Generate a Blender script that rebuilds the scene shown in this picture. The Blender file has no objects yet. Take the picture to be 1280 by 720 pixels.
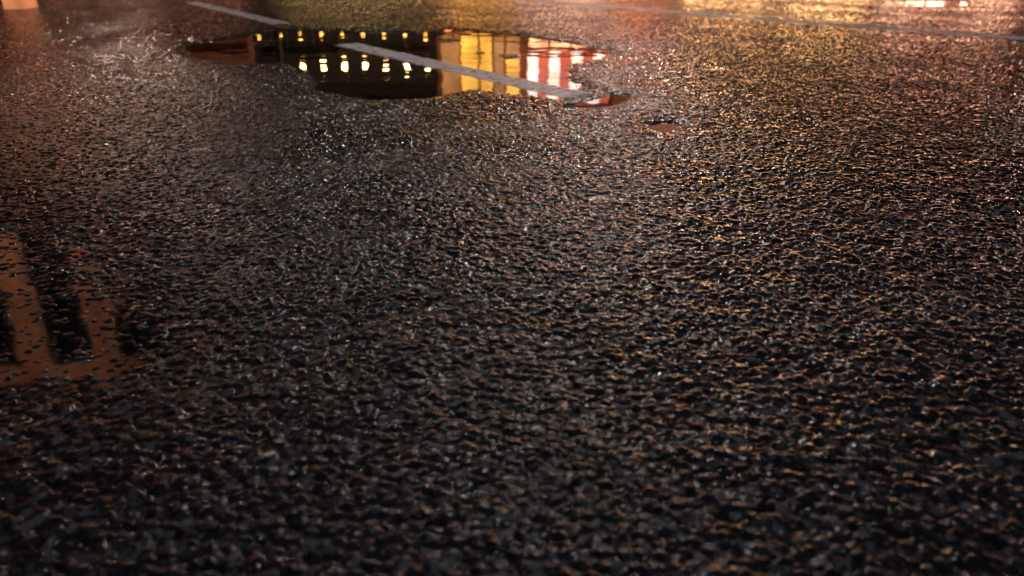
import bpy, math, random
import numpy as np
random.seed(4)
scene = bpy.context.scene

# ------------------------------------------------------------------ helpers
def new_mat(name):
    m = bpy.data.materials.new(name); m.use_nodes = True
    nt = m.node_tree; nt.nodes.clear()
    return m, nt, nt.nodes, nt.links

def simple(name, col, rough=0.6, emis=None, es=0.0, var=0.15, scale=6.0, metallic=0.0):
    m, nt, N, L = new_mat(name)
    out = N.new('ShaderNodeOutputMaterial'); p = N.new('ShaderNodeBsdfPrincipled')
    tc = N.new('ShaderNodeTexCoord'); nz = N.new('ShaderNodeTexNoise')
    nz.inputs['Scale'].default_value = scale; nz.inputs['Detail'].default_value = 6
    L.new(tc.outputs['Object'], nz.inputs['Vector'])
    mr = N.new('ShaderNodeMapRange'); mr.inputs[1].default_value = .3; mr.inputs[2].default_value = .7
    mr.inputs[3].default_value = 1 - var; mr.inputs[4].default_value = 1 + var
    L.new(nz.outputs[0], mr.inputs[0])
    mx = N.new('ShaderNodeVectorMath'); mx.operation = 'SCALE'
    mx.inputs[0].default_value = col[:3]; L.new(mr.outputs[0], mx.inputs['Scale'])
    L.new(mx.outputs[0], p.inputs['Base Color'])
    p.inputs['Roughness'].default_value = rough; p.inputs['Metallic'].default_value = metallic
    if emis:
        mx2 = N.new('ShaderNodeVectorMath'); mx2.operation = 'SCALE'
        mx2.inputs[0].default_value = emis[:3]; L.new(mr.outputs[0], mx2.inputs['Scale'])
        L.new(mx2.outputs[0], p.inputs['Emission Color']); p.inputs['Emission Strength'].default_value = es
    L.new(p.outputs[0], out.inputs[0])
    return m

def empty(name, loc=(0, 0, 0)):
    e = bpy.data.objects.new(name, None); e.location = loc
    scene.collection.objects.link(e); return e

def link_mesh(name, verts, faces, mat=None, parent=None, smooth=False):
    me = bpy.data.meshes.new(name); me.from_pydata(verts, [], faces); me.update()
    if smooth: me.polygons.foreach_set('use_smooth', [True] * len(me.polygons))
    o = bpy.data.objects.new(name, me); scene.collection.objects.link(o)
    if mat: me.materials.append(mat)
    if parent: o.parent = parent
    return o

def boxes(name, lst, mat, parent=None):
    V, F = [], []
    for (x0, x1, y0, y1, z0, z1) in lst:
        b = len(V)
        V += [(x0,y0,z0),(x1,y0,z0),(x1,y1,z0),(x0,y1,z0),(x0,y0,z1),(x1,y0,z1),(x1,y1,z1),(x0,y1,z1)]
        F += [tuple(b+i for i in f) for f in ((0,3,2,1),(4,5,6,7),(0,1,5,4),(1,2,6,5),(2,3,7,6),(3,0,4,7))]
    return link_mesh(name, V, F, mat, parent)

def tube(name, pts, radii, mat, parent=None, n=14):
    from mathutils import Vector
    V, F = [], []
    for i, p in enumerate(pts):
        p = Vector(p)
        a = Vector(pts[max(i-1, 0)]); c = Vector(pts[min(i+1, len(pts)-1)])
        d = (c - a).normalized(); up = Vector((0, 1, 0)) if abs(d.y) < .9 else Vector((1, 0, 0))
        s = d.cross(up).normalized(); t = d.cross(s)
        for k in range(n):
            an = 2*math.pi*k/n
            V.append(tuple(p + (s*math.cos(an) + t*math.sin(an))*radii[i]))
    for i in range(len(pts)-1):
        for k in range(n):
            F.append((i*n+k, i*n+(k+1) % n, (i+1)*n+(k+1) % n, (i+1)*n+k))
    F.append(tuple(range(n))); F.append(tuple(range((len(pts)-1)*n, len(pts)*n)))
    return link_mesh(name, V, F, mat, parent, True)

# ------------------------------------------------------------------ noise in numpy
def hsh(ix, iy, s):
    h = (ix.astype(np.int64)*374761393 + iy.astype(np.int64)*668265263 + s*1442695041) & 0xffffffff
    h = ((h ^ (h >> 13))*1274126177) & 0xffffffff
    h = (h ^ (h >> 16)) & 0xffffffff
    return (h.astype(np.float64)/4294967295.0).astype(np.float32)

def vnoise(x, y, s):
    ix = np.floor(x); iy = np.floor(y); fx = x-ix; fy = y-iy
    fx = fx*fx*(3-2*fx); fy = fy*fy*(3-2*fy)
    a = hsh(ix, iy, s); b = hsh(ix+1, iy, s); c = hsh(ix, iy+1, s); d = hsh(ix+1, iy+1, s)
    return (a*(1-fx)+b*fx)*(1-fy)+(c*(1-fx)+d*fx)*fy

def fbm(x, y, s, o=4):
    t = 0; a = .5
    for i in range(o):
        t = t + a*vnoise(x*2**i, y*2**i, s+i*7); a *= .5
    return t

def stones(x, y, cell, s):
    gx = x/cell; gy = y/cell; ix = np.floor(gx); iy = np.floor(gy)
    best = np.full(x.shape, 9., np.float32); hb = np.zeros(x.shape, np.float32)
    for dx in (-1, 0, 1):
        for dy in (-1, 0, 1):
            cx = ix+dx; cy = iy+dy
            px = cx+hsh(cx, cy, s); py = cy+hsh(cx, cy, s+1)
            d = (gx-px)**2+(gy-py)**2
            m = d < best
            best = np.where(m, d, best); hb = np.where(m, hsh(cx, cy, s+2), hb)
    return best, hb

# puddles on the road: outline polygons in metres (x right, y ahead)
H = 0.5; TH = math.radians(24.5); FPX = 967.0
def gp(px, py):   # survey of the photo -> plan coordinates on the road plane
    u = (px-640)/FPX; v = (py-360)/FPX
    t = H/(math.sin(TH)+v*math.cos(TH))
    return (u*t, t*(math.cos(TH)-v*math.sin(TH)))
main = [(222,60),(300,46),(345,38),(430,40),(520,42),(560,36),(640,44),(700,52),(765,62),(768,70),(715,80),(712,98),
        (735,112),(700,126),(650,120),(590,115),(540,124),(470,127),(425,122),(392,112),(384,92),(350,80),(290,82),(240,72)]
smalls = [[(690,134),(735,126),(765,117),(795,120),(778,131),(740,139)],
          [(802,157),(825,151),(850,155),(862,162),(838,169),(812,165)],
          [(1110,2),(1150,-1),(1210,1),(1215,7),(1150,9),(1115,8)]]
film = [(-60,290),(40,275),(110,275),(160,300),(185,360),(245,420),(210,475),(110,500),(30,530),(-120,560),(-160,380)]
P_main = [gp(*p) for p in main]; P_small = [[gp(*p) for p in s] for s in smalls]; P_film = [gp(*p) for p in film]

def sdist(x, y, poly):
    d = np.full(x.shape, 1e9, np.float32); inside = np.zeros(x.shape, bool)
    n = len(poly)
    for i in range(n):
        ax, ay = poly[i]; bx, by = poly[(i+1) % n]
        ex, ey = bx-ax, by-ay
        t = np.clip(((x-ax)*ex+(y-ay)*ey)/(ex*ex+ey*ey), 0, 1)
        d = np.minimum(d, np.hypot(x-ax-t*ex, y-ay-t*ey))
        c = ((ay > y) != (by > y)) & (x < ex*(y-ay)/(ey if abs(ey) > 1e-9 else 1e-9)+ax)
        inside ^= c
    return np.where(inside, -d, d)

def base_h(x, y):
    z = 0.0060 + 0.004*(fbm(x*3, y*3, 11, 3)-.45)
    wob = 0.07*(fbm(x*9, y*9, 31, 4)-.45)
    deps = [.0104, .0098, .0070]
    for poly, dep, sc, wb in [(P_main, .0122, .10, 1.0)]+[(p, deps[i], .05, .35) for i, p in enumerate(P_small)]+[(P_film, .0090, .18, .6)]:
        xs = [p[0] for p in poly]; ys = [p[1] for p in poly]
        m = (x > min(xs)-.3) & (x < max(xs)+.3) & (y > min(ys)-.3) & (y < max(ys)+.3)
        if not m.any(): continue
        d = sdist(x[m], y[m], poly)+wob[m]*wb
        k = 1/(1+np.exp(np.clip(d/sc*4, -20, 20)))
        z[m] -= dep*k
    # lumps of patching that stand out of the puddle
    for (px, py, r, a) in [(640,70,.08,.0085),(600,66,.05,.007),(560,50,.12,.008),(330,54,.12,.007)]:
        cx, cy = gp(px, py); r2 = ((x-cx)**2+((y-cy)*.6)**2)/(r*r)
        z += a*np.exp(-r2*2)*(0.3+1.5*fbm(x*14, y*14, 77, 2))
    return z

def stone_h(x, y):
    wx = x+.004*(vnoise(x*110, y*110, 3)-.5); wy = y+.004*(vnoise(x*110, y*110, 4)-.5)
    b, hb = stones(wx, wy, .0122, 5)
    b2, hb2 = stones(wx, wy, .0054, 15)
    s = .0052*(.3+.7*hb)*np.clip(1-b*1.15, 0, 1) + .0014*hb2*np.clip(1-b2*1.1, 0, 1)
    s = s + .0028*(fbm(x*26, y*26, 41, 3)-.45)
    fl = .0004 + .0008*(vnoise(x*45, y*45, 9)-.5)      # water film in the valleys
    k = .0004
    return fl + k*np.log1p(np.exp(np.clip((s-fl)/k, -20, 20))) - .0015

# ------------------------------------------------------------------ road sheet
NY, NX = 1900, 1250
ys = np.concatenate([np.array([-150,-60,-20,-6,-2,-.6,0,.2,.3]), np.geomspace(.36, 12.5, NY), np.linspace(12.8, 18.0, 24)])
c = np.linspace(-1, 1, NX)
side = np.array([1.04,1.1,1.25,1.6,2.5])
wid = np.maximum(.5, .22+.80*np.maximum(ys, 0))
X = np.empty((len(ys), NX+12), np.float32)
for i, w in enumerate(wid):
    s = w*side
    X[i] = np.concatenate([[-150], -s[::-1], c*w, s, [150]])
Y = np.repeat(ys[:, None], X.shape[1], 1).astype(np.float32)
xf = X.ravel(); yf = Y.ravel()
Z = base_h(xf, yf)
near = (yf > .3) & (yf < 12.6)
st = np.zeros_like(Z); st[near] = stone_h(xf[near], yf[near]); Z = Z+st
co = np.stack([xf, yf, Z], 1).astype(np.float32)
ny, nx = X.shape
idx = np.arange(ny*nx).reshape(ny, nx)
q = np.stack([idx[:-1,:-1], idx[:-1,1:], idx[1:,1:], idx[1:,:-1]], -1).reshape(-1, 4)
def np_mesh(name, co, q, mat):
    me = bpy.data.meshes.new(name)
    me.vertices.add(len(co)); me.vertices.foreach_set('co', co.ravel())
    me.loops.add(q.size); me.loops.foreach_set('vertex_index', q.ravel().astype(np.int32))
    me.polygons.add(len(q)); me.polygons.foreach_set('loop_start', np.arange(0, q.size, 4, dtype=np.int32))
    me.polygons.foreach_set('loop_total', np.full(len(q), 4, np.int32))
    me.polygons.foreach_set('use_smooth', np.ones(len(q), bool))
    me.update(calc_edges=True); me.materials.append(mat)
    o = bpy.data.objects.new(name, me); scene.collection.objects.link(o); return o

def micro_normal(N, L, layers):
    geo = N.new('ShaderNodeNewGeometry'); cur = geo.outputs['Normal']
    for strength, scale in layers:
        nz = N.new('ShaderNodeTexNoise')
        nz.inputs['Scale'].default_value = scale; nz.inputs['Detail'].default_value = 2
        L.new(geo.outputs['Position'], nz.inputs['Vector'])
        sub = N.new('ShaderNodeVectorMath'); sub.operation = 'SUBTRACT'; sub.inputs[1].default_value = (.5,.5,.5)
        L.new(nz.outputs['Color'], sub.inputs[0])
        sc = N.new('ShaderNodeVectorMath'); sc.operation = 'SCALE'; sc.inputs['Scale'].default_value = strength
        L.new(sub.outputs[0], sc.inputs[0])
        ad = N.new('ShaderNodeVectorMath'); ad.operation = 'ADD'
        L.new(cur, ad.inputs[0]); L.new(sc.outputs[0], ad.inputs[1]); cur = ad.outputs[0]
    nm = N.new('ShaderNodeVectorMath'); nm.operation = 'NORMALIZE'; L.new(cur, nm.inputs[0])
    return geo, nm.outputs[0]

# wet asphalt
m_road, nt, N, L = new_mat('wet_asphalt')
out = N.new('ShaderNodeOutputMaterial'); p = N.new('ShaderNodeBsdfPrincipled')
geo, nrm = micro_normal(N, L, [(.30, 330), (.35, 110), (.35, 34), (.08, 12)])
v = N.new('ShaderNodeTexVoronoi'); v.inputs['Scale'].default_value = 110; L.new(geo.outputs['Position'], v.inputs['Vector'])
bw = N.new('ShaderNodeSeparateColor'); L.new(v.outputs['Color'], bw.inputs[0])
cr = N.new('ShaderNodeValToRGB'); e = cr.color_ramp.elements
e[0].position = 0; e[0].color = (.006,.006,.0074,1); e[1].position = 1; e[1].color = (.07,.07,.076,1)
k = e.new(.8); k.color = (.015,.015,.018,1)
L.new(bw.outputs[0], cr.inputs[0]); L.new(cr.outputs[0], p.inputs['Base Color'])
nz = N.new('ShaderNodeTexNoise'); nz.inputs['Scale'].default_value = 2.2; nz.inputs['Detail'].default_value = 6
L.new(geo.outputs['Position'], nz.inputs['Vector'])
mr = N.new('ShaderNodeMapRange'); mr.inputs[1].default_value = .38; mr.inputs[2].default_value = .62
mr.inputs[3].default_value = .08; mr.inputs[4].default_value = .22
L.new(nz.outputs[0], mr.inputs[0]); L.new(mr.outputs[0], p.inputs['Roughness'])
p.inputs['IOR'].default_value = 1.31
L.new(nrm, p.inputs['Normal']); L.new(p.outputs[0], out.inputs[0])
road = np_mesh('road', co, q, m_road)

# ------------------------------------------------------------------ lane markings
m_line, nt, N, L = new_mat('worn_white_paint')
out = N.new('ShaderNodeOutputMaterial'); p = N.new('ShaderNodeBsdfPrincipled')
geo, nrm = micro_normal(N, L, [(.25, 260)])
nz = N.new('ShaderNodeTexNoise'); nz.inputs['Scale'].default_value = 30; nz.inputs['Detail'].default_value = 9
L.new(geo.outputs['Position'], nz.inputs['Vector'])
cr = N.new('ShaderNodeValToRGB'); e = cr.color_ramp.elements
e[0].position = .36; e[0].color = (.14,.14,.16,1); e[1].position = .50; e[1].color = (.83,.84,.88,1)
L.new(nz.outputs[0], cr.inputs[0]); L.new(cr.outputs[0], p.inputs['Base Color'])
p.inputs['Roughness'].default_value = .4; L.new(nrm, p.inputs['Normal']); L.new(p.outputs[0], out.inputs[0])
def marking(a, b, w, name='lane_marking', lift=.0022, floor=None, st=.75):
    a = np.array(a); b = np.array(b); d = b-a; ln = np.hypot(*d); d = d/ln; n = np.array([-d[1], d[0]])
    nl = int(ln/.005); nw = max(12, int(w/.005))
    s = np.linspace(0, ln, nl)[:, None]; t = np.linspace(-w/2, w/2, nw)[None]
    x = (a[0]+d[0]*s+n[0]*t); y = (a[1]+d[1]*s+n[1]*t)
    ed = .012*(vnoise(s*60, t*0+3, 5)-.5); x = x+n[0]*ed*np.sign(t); y = y+n[1]*ed*np.sign(t)
    x = x.ravel().astype(np.float32); y = y.ravel().astype(np.float32)
    z = base_h(x, y)+st*stone_h(x, y)+lift
    if floor is not None:
        f = floor+.0028*(fbm(x*18, y*18, 61, 4)-.45); z = np.maximum(z, f)
    z = z.reshape(nl, nw); z[:, 0] -= .006; z[:, -1] -= .006; z[0] -= .006; z[-1] -= .006
    i = np.arange(nl*nw).reshape(nl, nw)
    q = np.stack([i[:-1,:-1], i[:-1,1:], i[1:,1:], i[1:,:-1]], -1).reshape(-1, 4)
    return np_mesh(name, np.stack([x, y, z.ravel()], 1).astype(np.float32), q, m_line)
marking(gp(432,55), gp(726,121), .14, floor=.0006)
marking(gp(240,4), gp(352,31), .12, lift=.0007)
A = np.array(gp(600,-3)); B = np.array(gp(1280,50)); D = (B-A)/np.hypot(*(B-A))
marking(A-D*1.5, B+D*1.2, .18, lift=.0006)

# ------------------------------------------------------------------ water
def water(name, rough, dist):
    m_w, nt, N, L = new_mat(name)
    out = N.new('ShaderNodeOutputMaterial')
    fr = N.new('ShaderNodeFresnel'); fr.inputs['IOR'].default_value = 1.33
    tr = N.new('ShaderNodeBsdfTransparent'); tr.inputs[0].default_value = (.86,.84,.8,1)
    gl = N.new('ShaderNodeBsdfGlossy'); gl.inputs['Roughness'].default_value = rough; gl.inputs[0].default_value = (1,1,1,1)
    mx = N.new('ShaderNodeMixShader'); L.new(fr.outputs[0], mx.inputs[0]); L.new(tr.outputs[0], mx.inputs[1]); L.new(gl.outputs[0], mx.inputs[2])
    geo = N.new('ShaderNodeNewGeometry'); nz = N.new('ShaderNodeTexNoise'); nz.inputs['Scale'].default_value = 6; nz.inputs['Detail'].default_value = 1.5
    L.new(geo.outputs['Position'], nz.inputs['Vector'])
    bp = N.new('ShaderNodeBump'); bp.inputs['Strength'].default_value = 1; bp.inputs['Distance'].default_value = dist
    L.new(nz.outputs[0], bp.inputs['Height']); L.new(bp.outputs[0], gl.inputs['Normal']); L.new(mx.outputs[0], out.inputs[0])
    return m_w
m_w = water('puddle_water', .022, .0010); m_wf = water('thin_water_film', .055, .0015)
for poly in [P_main]+P_small+[P_film]:
    cx = sum(p[0] for p in poly)/len(poly); cy = sum(p[1] for p in poly)/len(poly)
    pts = []
    n = len(poly)
    for i, (x, y) in enumerate(poly):
        d = math.hypot(x-cx, y-cy); s = 1+.07/d if len(poly) > 8 else 1+.04/d
        pts.append((cx+(x-cx)*s, cy+(y-cy)*s, 0))
    area = sum(pts[i][0]*pts[(i+1) % n][1]-pts[(i+1) % n][0]*pts[i][1] for i in range(n))
    if area < 0: pts.reverse()          # water surface faces up
    link_mesh('puddle', pts, [tuple(range(n))], m_wf if poly is P_film else m_w)

# ------------------------------------------------------------------ far side of the street
m_pave = simple('pavement_slabs', (.12,.115,.11), .35, scale=3)
m_kerb = simple('kerb_stone', (.25,.24,.23), .5)
m_ground = simple('ground_earth', (.05,.05,.05), .9)
link_mesh('ground', [(-400,-400,-.06),(400,-400,-.06),(400,400,-.06),(-400,400,-.06)], [(0,1,2,3)], m_ground)
boxes('pavement', [(-60,60,18.15,24.6,-.05,.13)], m_pave)
boxes('kerb', [(x, x+.99, 17.95, 18.148, -.05, .135) for x in range(-60, 60)], m_kerb)

def E(name, c, s, var=.35, scale=1.6): return simple(name, (.3,.3,.3), .5, c, s, var, scale)
m_warm = E('shop_interior_warm', (1,.38,.16), 3.6, .6)
m_hot = E('shop_interior_bright', (1,.50,.20), 21)
m_pinkw = E('shop_interior_white', (1,.54,.34), 12)
m_yel = E('sign_yellow', (1,.44,.03), 2.4, .5)
m_amb = E('sign_amber', (1,.34,.03), .8, .5)
m_ylo = E('sign_orange', (1,.40,.15), 1.8, .3)
m_red = E('sign_red', (1,.16,.04), 3.8)
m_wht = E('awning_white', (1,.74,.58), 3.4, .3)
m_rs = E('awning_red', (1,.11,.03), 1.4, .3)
m_mag = E('window_dim_magenta', (1,.36,.20), 1.5)
m_dim = E('window_dim_orange', (1,.32,.12), .3)
m_rglow = E('glow_panel_dim_red', (1,.16,.06), .6, .3)  # emission imitates lit red-brown wall, reddens the small puddles
m_bulb = simple('bulb_glass', (1,.9,.7), .3, (1,.62,.22), 38, 0)
m_bulb2 = simple('bulb_glass_small', (1,.9,.7), .3, (1,.42,.07), 13, 0)
m_brick = simple('facade_red_brick', (.28,.11,.06), .8)
m_plas = simple('facade_plaster', (.2,.16,.13), .8)
m_dark = simple('dark_metal', (.03,.03,.03), .5)
m_shut = simple('dark_shutter', (.016,.012,.010), .9)
m_glass = simple('dark_window', (.02,.02,.025), .1)

def building(name, x0, x1, h, wall, shop, upper_lit, shop_z=(.5,2.6), sign=None, y=24.6):
    b = empty(name)
    dep = 10
    fz = 3.4
    W = x1-x0
    nb = max(2, int(W/2.2)); bw = W/nb
    rows = max(1, int((h-fz-.6)/3.0))
    boxes('core', [(x0,x1,y+.32,y+dep,0,h)], wall, b)
    wl = []
    for i in range(nb+1):
        px = x0+i*bw; wl.append((max(x0,px-.18), min(x1,px+.18), y, y+.32, .13, fz-.6))
    wl.append((x0,x1,y,y+.32,fz-.6,fz+.7))
    for r in range(rows):
        zb = fz+.7+r*3.0
        for i in range(nb+1):
            px = x0+i*bw; wl.append((max(x0,px-.5), min(x1,px+.5), y, y+.32, zb, zb+1.7))
        wl.append((x0,x1,y,y+.32,zb+1.7,zb+3.0 if r < rows-1 else h))
    boxes('walls', wl, wall, b)
    boxes('cornice', [(x0,x1,y-.25,y-.003,h-.35,h-.05),(x0,x1,y-.12,y-.003,fz+.45,fz+.62)], wall, b)
    boxes('shop_glazing', [(x0+i*bw+.2, x0+(i+1)*bw-.2, y+.2, y+.25, shop_z[0], shop_z[1]) for i in range(nb)], shop, b)
    boxes('shop_stallriser', [(x0+i*bw+.19, x0+(i+1)*bw-.19, y+.12, y+.18, .13, shop_z[0]) for i in range(nb)], m_dark, b)
    fr = []
    for i in range(nb):
        a0 = x0+i*bw+.2; a1 = x0+(i+1)*bw-.2
        for t in (0,.33,.67,1): 
            xx = a0+(a1-a0)*t; fr.append((xx-.03, xx+.03, y+.12, y+.19, shop_z[0], shop_z[1]))
    boxes('shop_mullions', fr, m_dark, b)
    lit, drk, mul = [], [], []
    for r in range(rows):
        zb = fz+.7+r*3.0
        for i in range(nb):
            q = (x0+i*bw+.5, x0+(i+1)*bw-.5, y+.2, y+.25, zb, zb+1.7)
            (lit if random.random() < upper_lit else drk).append(q)
            mid = (q[0]+q[1])/2; mul.append((mid-.03, mid+.03, y+.12, y+.19, zb, zb+1.7))
    if lit: boxes('lit_windows', lit, m_dim, b)
    if drk: boxes('dark_windows', drk, m_glass, b)
    if mul: boxes('window_bars', mul, m_dark, b)
    if sign: boxes('fascia_sign', [(x0+.3,x1-.3,y-.1,y-.004,2.85,3.5)], sign, b)
    return b

building('apartment_building', -34, -22, 12, m_brick, m_mag, .3)
building('apartment_building', -22, -7.9, 15, m_brick, m_mag, .25, (.5,1.9))
building('arcade_building', -7.9, -2.3, 9, m_shut, m_shut, .0)
building('yellow_shop_building', -2.3, .3, 10, m_brick, m_warm, .5, (.4,2.1))
building('cafe_building', .3, 5.0, 10, m_brick, m_warm, .4, sign=m_red)
building('bright_shop_building', 5.0, 11.0, 11, m_plas, m_hot, .5, (.3,1.9), sign=m_ylo)
building('white_shop_building', 11.0, 15.5, 12, m_plas, m_pinkw, .4, (.4,2.2), sign=m_red)
building('apartment_building', 15.5, 34, 14, m_brick, m_mag, .3)

rg = empty('red_glow_panel')  # added glowing panel, stands in for a dimly lit upper wall
boxes('glow_sheet', [(2.0,7.4,24.30,24.33,4.4,6.2)], m_rglow, rg)
boxes('glow_sheet_rails', [(1.9,7.5,24.29,24.34,6.203,6.26),(1.9,7.5,24.29,24.34,4.34,4.397)], m_dark, rg)

s = empty('shop_sign')
boxes('panels', [(-1.55,-1.05,24.40,24.59,2.3,4.3),(-.97,-.62,24.40,24.59,2.3,4.3),(-.18,.22,24.40,24.59,2.9,4.3)], m_yel, s)
boxes('amber_panels', [(-2.15,-1.62,24.40,24.59,2.3,4.3),(-.55,-.25,24.40,24.59,2.3,4.3),(-.18,.22,24.40,24.59,2.3,2.88)], m_amb, s)
boxes('frame', [(-2.25,.25,24.42,24.58,4.32,4.42),(-2.25,.25,24.42,24.58,2.16,2.26)], m_dark, s)

aw = empty('striped_awning')  # stripes glow by their own emission in place of backlight
V, F, V2, F2 = [], [], [], []
n = 8; ax0, ax1 = .45, 3.0
for i in range(n):
    a = ax0+(ax1-ax0)*i/n; bx = ax0+(ax1-ax0)*(i+1)/n
    VV, FF = (V, F) if i % 2 == 0 else (V2, F2)
    o = len(VV)
    VV += [(a,24.5,4.3),(bx,24.5,4.3),(bx,23.2,3.1),(a,23.2,3.1),(bx,23.2,2.7),((a+bx)/2,23.2,2.6),(a,23.2,2.7)]
    FF += [(o,o+1,o+2,o+3),(o+3,o+2,o+4,o+5,o+6)]
link_mesh('white_stripes', V, F, m_wht, aw); link_mesh('red_stripes', V2, F2, m_rs, aw)

def bulbs(name, x0, x1, n, z, y, r, mat):
    b = empty(name)
    V, F = [], []
    pts = []
    for i in range(n):
        t = i/(n-1); x = x0+(x1-x0)*t; zz = z-.10*4*t*(1-t); pts.append((x, y, zz+.14))
        o = len(V); ns, nr = 10, 7
        for a in range(nr+1):
            ph = math.pi*a/nr
            for k in range(ns):
                th = 2*math.pi*k/ns
                V.append((x+r*math.sin(ph)*math.cos(th), y+r*math.sin(ph)*math.sin(th), zz+r*math.cos(ph)*1.15))
        for a in range(nr):
            for k in range(ns): F.append((o+a*ns+k, o+a*ns+(k+1) % ns, o+(a+1)*ns+(k+1) % ns, o+(a+1)*ns+k))
    link_mesh('bulbs', V, F, mat, b, True)
    tube('cable', pts, [.012]*len(pts), m_dark, b, 6)
bulbs('string_lights', -6.2, -2.5, 7, 3.10, 23.6, .075, m_bulb)
bulbs('string_lights', -7.6, -2.6, 9, 2.25, 24.3, .045, m_bulb2)

# portal frame to the left; its dim orange lamplight is emission in the timber
pg = empty('pergola')
m_or = simple('glowing_timber', (.10,.045,.025), .6, (1,.32,.13), .6, .5, 3)
boxes('posts', [(-4.36,-4.22,6.0,6.2,0,3.1),(-3.72,-3.58,6.0,6.2,0,3.1),(-5.4,-5.26,6.0,6.2,0,3.1)], m_or, pg)
boxes('beam', [(-6.3,-3.4,5.98,6.22,3.103,3.24)], m_or, pg)

def lamp(x, y, col, power, d=1, h=7.5, sz=.6):
    b = empty('street_lamp')
    tube('pole', [(x,y,0),(x,y,.3),(x,y,h-2),(x,y,h-.7),(x-d*.3,y,h-.2),(x-d*1.6,y,h)], [.12,.08,.06,.05,.045,.04], m_dark, b)
    boxes('head', [(x-2.3*d if d > 0 else x+1.6, x-1.6*d if d > 0 else x+2.3, y-.16, y+.16, h-.06, h+.06)], m_dark, b)
    l = bpy.data.lights.new('lamp_light', 'AREA'); l.shape = 'RECTANGLE'; l.size = sz; l.size_y = .25
    l.energy = power; l.color = col
    o = bpy.data.objects.new('lamp_light', l); o.location = (x-1.95*d, y, h-.08); scene.collection.objects.link(o); o.parent = b
lamp(5, 19.0, (1,.74,.60), 260)
lamp(-11, 19.0, (1,.68,.52), 230, -1)
lamp(6, -5.0, (.82,.88,1), 420)  # unseen lamp added behind the camera to brighten the lane paint
lamp(18, 19.0, (1,.72,.58), 300)
lamp(4.5, 18.9, (1,.90,.84), 480, 1, 13)
lamp(-5.5, 18.9, (1,.88,.84), 220, -1, 12)

# ------------------------------------------------------------------ night sky
w = bpy.data.worlds.new('World'); scene.world = w; w.use_nodes = True
nt = w.node_tree; nt.nodes.clear()
sky = nt.nodes.new('ShaderNodeTexSky'); sky.sky_type = 'NISHITA'; sky.sun_disc = False
sky.sun_elevation = math.radians(-4); sky.sun_rotation = math.radians(20)
bg = nt.nodes.new('ShaderNodeBackground'); bg.inputs[1].default_value = .07
o = nt.nodes.new('ShaderNodeOutputWorld'); nt.links.new(sky.outputs[0], bg.inputs[0]); nt.links.new(bg.outputs[0], o.inputs[0])

# ------------------------------------------------------------------ camera
cd = bpy.data.cameras.new('camera'); cam = bpy.data.objects.new('camera', cd); scene.collection.objects.link(cam)
cam.location = (0, 0, H); cam.rotation_euler = (math.pi/2-TH, 0, 0)
cd.sensor_width = 36; cd.lens = 36*FPX/1280; cd.clip_start = .02; cd.clip_end = 1000
cd.dof.use_dof = True; cd.dof.focus_distance = 1.6; cd.dof.aperture_fstop = 3.6
scene.camera = cam
scene.view_settings.view_transform = 'Standard'; scene.view_settings.look = 'None'; scene.view_settings.exposure = 0
